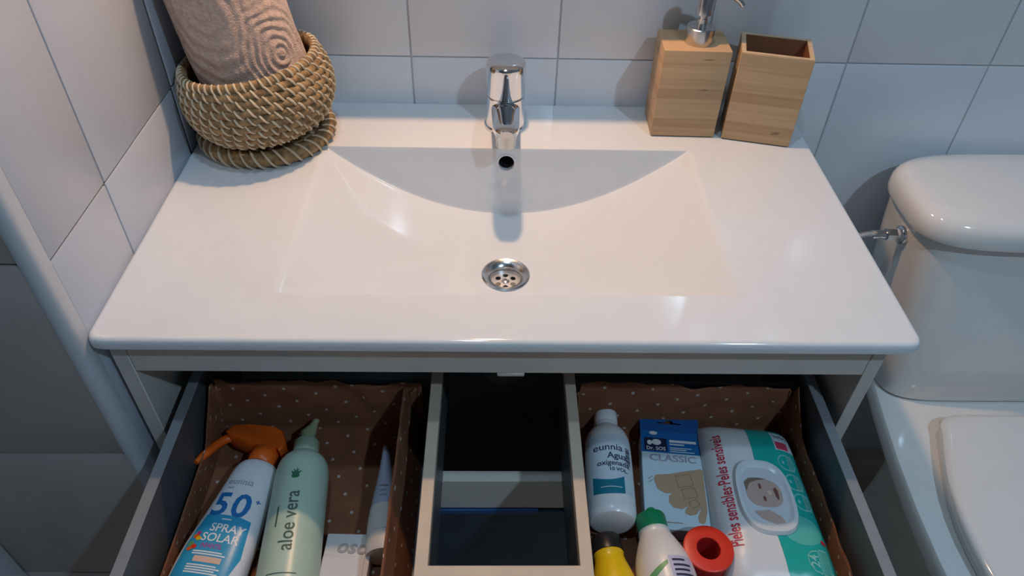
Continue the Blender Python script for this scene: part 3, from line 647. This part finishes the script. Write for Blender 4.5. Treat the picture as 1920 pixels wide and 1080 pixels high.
# cream tube and white box
t = thing('cream_tube', 'white and lilac squeeze tube lying against the liner wall', 'tube', (-.1265, -.5700, ZF), R(5))
rings = []
for y, a, b in ((.000, .0178, .0178), (.003, .0186, .0186), (.022, .0186, .0186), (.0225, .0176, .0176), (.035, .0180, .0172), (.06, .0180, .0140), (.09, .0165, .0085), (.112, .0150, .0055), (.126, .0150, .0040)):
    rings.append([Vector((p.x, y, .0187+p.y)) for p in sring(0, 0, 0, b, a, 2, 32)])
obj('body', loft(rings[4:], (True, True)), 'lilac', t); obj('cap', loft(rings[:4]), 'tube_white', t)
obj('band', loft([[Vector((p.x, y, .0187+p.y)) for p in sring(0, 0, 0, b+.0003, a+.0003, 2, 32)] for y, a, b in ((.0225, .0178, .0178), (.035, .0180, .0172), (.052, .0180, .0152))], (False, False)), 'tube_white', t)
obj('print', join(*[poly(rect(-.004, .06+.006*k, .005-.002*(k % 2), .062+.006*k), lambda u, v, e: Vector((u, v, .0187+math.sqrt(max(0, 1-(u/.0115)**2))*.0178+e)), .0006) for k in range(3)]), 'print_grey', t)
t = thing('white_box', 'small white cardboard box with grey ornate letters beside the aloe bottle', 'box', (-.1635, -.592, ZF), R(-1.5))
obj('carton', box(-.0238, .0238, -.044, .0455, 0, .022, .0012, 2), 'box_white', t)
obj('flap', box(-.0236, .0190, -.044, .020, .0221, .0232, .0005), 'box_white', t)
obj('lettering', text('osc', .0215, lambda u, v, e: Vector((u, v, .0222+e)), (.003, .0305), R(-3), .02, shear=.2), 'box_grey', t)

# right compartment
ag = Lying('peroxide_bottle', 'white hydrogen peroxide bottle with teal label beside the plaster box', 'bottle', (.1110, -.538), (.1178, -.405),
           [(0, .019, .019, 2, 0), (.0015, .0235, .0235, 2, 0), (.005, .0256, .0256, 2, 0), (.010, .0262, .0262, 2, 0)]+smooth_secs([(.012, .0262, .0262, 2, 0), (.085, .0262, .0262, 2, 0), (.103, .0250, .0250, 2, 0), (.115, .0205, .0205, 2, 0), (.121, .0150, .0150, 2, 0)], 26)+[(.123, .0135, .0135, 2, 0)])
ag.body('bottle_white'); F = ag.top
def arcpoly(u0, u1, v0, fv, n=12): return [(u0, v0), (u1, v0)]+[(u1+(u0-u1)*i/n, fv(u1+(u0-u1)*i/n)) for i in range(n+1)]
obj('label', poly([(-.0225+.045*i/10, .0225+.2*abs(-.0225+.045*i/10)**1.6) for i in range(11)]+[(.0225, .098), (-.0225, .098)], F, .0002), 'pale_label', ag.t)
obj('teal_band', poly([(-.0205+.033*i/10, .0205+8*(-.0205+.033*i/10+.004)**2) for i in range(11)]+[(.0125-.033*i/10, .0375+22*(.0125-.033*i/10+.004)**2) for i in range(11)], F, .0004), 'teal_label', ag.t)
obj('side_panel', poly(rect(.0128, .0235, .0212, .046), F, .0004), 'box_pale', ag.t)
obj('lettering', join(text('eunnia', .0125, F, (-.003, .0790), 0, .006), text('Agua', .0110, F, (.0065, .0680), 0, .014), text('oxigenada', .0088, F, (.0020, .0585), 0, .014), text('10 VOL.', .0062, F, (.007, .0505), 0, .02)), 'ink', ag.t)
for k in range(11): obj('barcode_bar', poly(rect(.0165, .060+.0021*k, .0215, .0610+.0021*k+.0004*(k % 3)), F, .0005), 'ink', ag.t)
obj('print_line', poly(rect(-.0135, .0285, .0095, .0293), F, .0006), 'print_white', ag.t)
ag.ring([(.0122, .122), (.0138, .1225), (.0140, .127), (.0136, .128), (.0139, .1285), (.0136, .148), (.0120, .1505), (.006, .151)], 36, 0, 'bottle_white')
# plaster box
pa = Vector((.1466, -.5383)); pb = Vector((.1612, -.3867)); ang = math.atan2(-(pb-pa).x, (pb-pa).y)
t = thing('plaster_box', 'flat blue and white plaster box with hanging slot and CLASSIC lettering', 'box', (pa.x, pa.y, ZF), ang); PW, PL, PT = .0695, .152, .021
# carton with the hanging tab: outline extruded
slot = [(.0205, .1405), (.0205, .1385), (.0490, .1385), (.0490, .1405), (.0400, .1410), (.0375, .1440), (.0320, .1440), (.0295, .1410)]
obj('carton', box(0, PW, 0, .120, 0, PT, .0008), 'box_pale', t)
tb_ = bmesh.new()
outer = [(0, .119), (PW, .119), (PW, .147), (PW-.001, .150), (PW-.005, .152), (.005, .152), (.001, .150), (0, .147)]
# tab in two bands with the slot cut through
for z in (PT-.0008, PT):
    pass
def slab(pts, z0, z1, bm):
    a = [bm.verts.new((x, y, z0)) for x, y in pts]; b = [bm.verts.new((x, y, z1)) for x, y in pts]; n = len(pts)
    bm.faces.new(a[::-1]); bm.faces.new(b)
    for i in range(n): bm.faces.new((a[i], a[(i+1) % n], b[(i+1) % n], b[i]))
    return bm
slab([(0, .119), (PW, .119), (PW, .1385), (0, .1385)], PT-.0009, PT, tb_)
slab([(0, .1385), (.0205, .1385), (.0205, .1405), (.0295, .1410), (.0320, .1440), (.0320, .152), (.005, .152), (.001, .150), (0, .147)], PT-.0009, PT, tb_)
slab([(PW, .1385), (PW, .147), (PW-.001, .150), (PW-.005, .152), (.0375, .152), (.0375, .1440), (.0400, .1410), (.0490, .1405), (.0490, .1385)], PT-.0009, PT, tb_)
slab([(.0320, .1440), (.0375, .1440), (.0375, .152), (.0320, .152)], PT-.0009, PT, tb_)
obj('hanging_tab', tb_, 'box_blue2', t, False, False)
F = lambda u, v, e: Vector((u, v, PT+e))
obj('blue_band', poly(rect(.0003, .0965, PW-.0003, .127), F, .0002, .02), 'box_blue', t)
obj('bright_band', poly(rect(.0310, .0965, PW-.0003, .1060), F, .0004, .02), 'digit_blue', t)
obj('logo_square', poly(rect(.0040, .0985, .0300, .1165), F, .0005, .02), 'box_navy', t)
obj('logo_text', join(text('Dr. SOS', .0066, F, (.017, .1015), 0, .02, .0008), poly(ell(.018, .1105, .0055, .0042, 16), F, .0008), poly(ell(.010, .1095, .003, .0034, 12), F, .0008), poly(ell(.0150, .1235, .0048, .0026, 16), F, .0005),
    *[poly(rect(.0330, y, x1, y+h), F, .0007) for y, x1, h in ((.1115, .064, .0035), (.1080, .050, .0018), (.1035, .058, .0011), (.1010, .052, .0011), (.0983, .061, .0011))]), 'print_white', t)
obj('title', text('CLASSIC', .0125, F, (.0355, .0890), 0, .014, .0005, xs=1.14), 'print_grey', t)
hand = [(.012, .0605), (.014, .0660), (.020, .0670), (.030, .0685), (.045, .073), (.0655, .0780), (.0680, .0770), (.0680, .026), (.0645, .0120), (.0615, .0090), (.0575, .0110), (.0570, .0170), (.0620, .0290), (.0555, .0200), (.0490, .0180), (.0435, .0205), (.0440, .0250), (.0480, .0300), (.0405, .0250), (.0320, .0260), (.0270, .0320), (.0275, .0400), (.0310, .0440), (.0240, .0430), (.0155, .0480)]
obj('hand_print', poly(hand, F, .0003, .02), 'skin_print', t)
for b_ in [outline([(cx+a*math.cos(r_)-b*math.sin(r_), cy+a*math.sin(r_)+b*math.cos(r_)) for a, b in ((-w_, -h_), (w_, -h_), (w_, h_), (-w_, h_))], .0006, F, .0006) for cx, cy, w_, h_, r_ in ((.046, .0610, .0085, .0072, .2), (.0505, .0455, .0075, .0060, .3), (.0545, .0330, .0048, .0040, .6))]+[line((.006, .060), (.011, .064), .0006, F), line((.006, .056), (.011, .059), .0006, F), poly(rect(.022, .0075, .040, .0084), F, .0005)]: obj('plaster_print', b_, 'skin_line', t)
# wet wipes pack
W_ = [Vector((.2235, -.4045)), Vector((.3305, -.4170)), Vector((.3350, -.622)), Vector((.2135, -.615))]
wc = sum(W_, Vector((0, 0)))/4
t = thing('wipes_pack', 'turquoise and white wet wipes pack with an oval white lid', 'wipes pack', (wc.x, wc.y, ZF))
def wq(s, q):      # s 0..1 across, q 0..1 from the far end to the near end
    a = W_[0]*(1-s)+W_[1]*s; b = W_[3]*(1-s)+W_[2]*s; return a*(1-q)+b*q-wc
def wtop(s, q, e=0):
    p = wq(s, q); d = min(s, 1-s)*2; d2 = min(q, 1-q)*2
    z = .010+.034*(1-(1-min(1, d*1.5))**3)**.5*(1-(1-min(1, d2*2.2))**3)**.5 if d > 0 and d2 > 0 else .010
    z += .0012*noise.noise(Vector((s*5, q*8, 1)))*min(1, d*4)
    return Vector((p.x, p.y, z+e))
N1, N2 = 30, 44; bmw = bmesh.new()
tp = [[bmw.verts.new(wtop(i/N1, j/N2)) for i in range(N1+1)] for j in range(N2+1)]
bt = [[bmw.verts.new((v.co.x*(.97), v.co.y*.97, .0)) if 0 < i < N1 and 0 < j < N2 else v for i, v in enumerate(r)] for j, r in enumerate(tp)]
for g_, fl in ((tp, 0), (bt, 1)):
    for j in range(N2):
        for i in range(N1):
            q = (g_[j][i], g_[j][i+1], g_[j+1][i+1], g_[j+1][i]); bmw.faces.new(q[::-1] if fl else q)
obj('film', bmw, 'pack_white', t)
F = lambda u, v, e: wtop(u, v, e)
def edge(q): return .475+.05*(2*q-1)**2*.5+.03*q
obj('teal_print', poly([(edge(i/20), i/20*.98+.01) for i in range(21)]+[(.995, .99-i/20*.98) for i in range(21)], F, .0004, .06), 'pack_teal', t)
obj('slogan', text('Pieles sensibles·Peles sensíveis', .0750, lambda u, v, e: wtop(.15-v*1.95, .46-u, e+.0002), (0, 0), 0, .012, .0005, xs=.71), 'red_ink', t)
# closure lid: oval frame, photo below it
lcx, lcy = .487, .505
def le(a, b, n=40): return [(lcx+p.x, lcy+p.y) for p in sring(0, 0, 0, a, b, 2.8, n)]
LR = [wtop(u, v, .0004) for u, v in le(.262, .212)]; zl = max(p.z for p in LR)
def lring(a, b, z): return [Vector((*wq(u, v), z)) for u, v in le(a, b)]
obj('lid_frame', loft([lring(.262, .212, zl-.006), lring(.268, .217, zl), lring(.255, .206, zl+.0035), lring(.225, .184, zl+.0035), lring(.205, .168, zl+.0012), lring(.200, .164, zl+.0010)], (False, False)), 'lid_white', t)
PH = lambda u, v, e: Vector((*wq(lcx+u, lcy+v), zl+.0008+e))
pho = obj('lid_photo', poly([(u-lcx, v-lcy) for u, v in le(.203, .166)], PH, 0, .03), 'cloth_white', t)
obj('face_print', poly([(-.165+p.x, 0) if 0 else (p.x-.005, p.y-.015) for p in sring(0, 0, 0, .165, .082, 2.6, 28)], PH, .0003, .03), 'face', pho)
obj('hair_print', poly([(-.172, -.07), (-.12, -.098), (-.02, -.103), (.05, -.098), (-.04, -.088), (-.12, -.068), (-.165, -.02)], PH, .0005, .03), 'hair', pho)
obj('eye_print', poly(ell(-.03, -.052, .012, .017, 14), PH, .0006), 'face_dark', pho)
obj('eye_print', poly(ell(-.012, .020, .013, .016, 14), PH, .0006), 'face_dark', pho)
obj('mouth_print', poly([(.088, -.038), (.112, -.052), (.128, -.03), (.125, .010), (.112, .022), (.098, .006)], PH, .0006), 'face_dark', pho)
obj('nose_print', poly(ell(.048, -.018, .020, .013, 14), PH, .0006), 'peach', pho)
obj('arm_print', poly([(-.14, .095), (.0, .082), (.10, .12), (.12, .15), (.03, .162), (-.08, .135)], PH, .0003, .03), 'face', pho)
# icons
ic = []
def T(u, v): return (u, v)
for cu_, cv in ((.815, .285), (.825, .405), (.845, .520)):
    ic += [join(outline(ell(cu_-.01, cv, .085, .048, 20), .009, F, .0007), outline(rect(cu_+.005, cv-.044, cu_+.055, cv+.044), .008, F, .0007), *[line((cu_+.015+.012*k, cv-.044), (cu_+.015+.012*k, cv+.044), .005, F, .0007) for k in range(3)]), poly(ell(cu_-.05, cv, .014, .012, 10), F, .0008)]
ic += [outline([(.80, .79), (.80, .90), (.74, .888), (.705, .86), (.705, .82), (.74, .798)], .006, F, .0007), join(outline(rect(.815, .785, .885, .905), .008, F, .0007), *[line((.83+.014*k, .785), (.83+.014*k, .905), .005, F, .0007) for k in range(4)])]
ic += [text('24', .062, lambda u, v, e: wtop(.755-v*1.7, .845-u, e+.0003), (0, 0), 0, .03, .0006)]
for b_ in ic: obj('icon', b_, 'pack_line', t)
obj('splash_print', poly(ell(.735, .685, .17, .080, 22), F, .0006, .06), 'pack_mint', t)
obj('ladybird_print', poly(ell(.895, .735, .024, .014, 14), F, .0009), 'red_ink', t)
obj('stamp', poly(rect(.735, .075, .935, .205), F, .0006, .05), 'pack_white', t)
obj('stamp_dark', poly(rect(.745, .08, .925, .145), F, .0008, .05), 'box_pale', t)
obj('stamp_pink', poly(rect(.748, .148, .875, .20), F, .0008, .05), 'pink', t)
obj('stamp_scribble', join(*[line((.76+.02*k, .09+.008*(k % 3)), (.772+.02*k, .125-.01*(k % 2)), .008, F, .001) for k in range(7)]), 'ink', t)
# green capped bottle
gb = Lying('green_cap_bottle', 'white lotion bottle with a green flip cap beside the red spool', 'bottle', (.1625, -.655), (.1530, -.5560),
           [(0, .024, .024, 2, 0), (.003, .028, .028, 2, 0), (.006, .0295, .0295, 2, 0)]+smooth_secs([(.008, .0298, .0298, 2, 0), (.055, .0295, .0295, 2, 0), (.075, .0268, .0268, 2, 0), (.092, .0205, .0205, 2, 0), (.100, .0168, .0168, 2, 0)], 24)+[(.102, .0165, .0165, 2, 0), (.104, .0168, .0168, 2, 0), (.107, .0160, .0160, 2, 0)])
gb.body('cream_white'); F = gb.top
obj('green_swoosh', poly([(-.0255+.023*i/10, .046+.016*(i/10)**.7) for i in range(11)]+[(-.0025-.023*i/10, .058-.018*(i/10)) for i in range(11)], F, .0003), 'label_green', gb.t)
obj('label', poly(rect(-.001, .030, .022, .066), F, .0003), 'label_lilac', gb.t)
obj('small_print', join(*[poly(rect(.002, y, x1, y+.0022), F, .0006) for y, x1 in ((.0600, .015), (.0545, .0195), (.0495, .018), (.0445, .0205), (.0395, .017))]), 'ink', gb.t)
cp = gb.ring([(.0150, .106), (.0158, .1065), (.0160, .122), (.0148, .1245), (.006, .125)], 24, 0, 'green_cap')
gb.ring([(.0045, .1245), (.0045, .129), (.0035, .130)], 16, .001, 'green_cap', 'nozzle', gb.bm_+.006, cp)
# yellow bottle
yb = Lying('yellow_bottle', 'yellow bottle with a black screw cap in front of the peroxide bottle', 'bottle', (.1105, -.655), (.1030, -.5730),
           [(0, .018, .018, 2, 0), (.003, .0215, .0215, 2, 0)]+smooth_secs([(.006, .0228, .0228, 2, 0), (.045, .0225, .0225, 2, 0), (.063, .0190, .0190, 2, 0), (.075, .0155, .0155, 2, 0), (.080, .0150, .0150, 2, 0)], 20)+[(.082, .0158, .0158, 2, 0), (.084, .0150, .0150, 2, 0)], lift=.004)
yb.body('yellow')
b_ = []
for y, r in ((.0835, .0150), (.084, .0157), (.0995, .0150), (.1015, .0135), (.102, .006)):
    b_.append([Vector(((r+.0003*(i % 2))*math.cos(2*math.pi*i/60), y, yb.bm_+(r+.0003*(i % 2))*math.sin(2*math.pi*i/60))) for i in range(60)])
obj('cap', loft(b_), 'black_cap', yb.t)
# red tape spool
t = thing('tape_spool', 'red plastic spool of medical tape beside the wipes pack', 'spool', (.2022, -.5735, ZF))
hs = .042
obj('flange', lathe([(.0118, hs-.0015), (.0118, hs), (.0125, hs+.0006), (.0235, hs+.0010), (.0250, hs+.0002), (.0252, hs-.0018), (.0240, hs-.0025)], 48, cap=(False, False)), 'red', t)
obj('case', lathe([(.0236, hs-.0025), (.0236, .006), (.0248, .0055), (.0250, .0), (.0115, 0)], 48, cap=(False, False)), 'red_side', t)
obj('core', lathe([(.0118, hs-.001), (.0116, .004), (.0001, .004)], 32, cap=(False, True)), 'red_side', t)
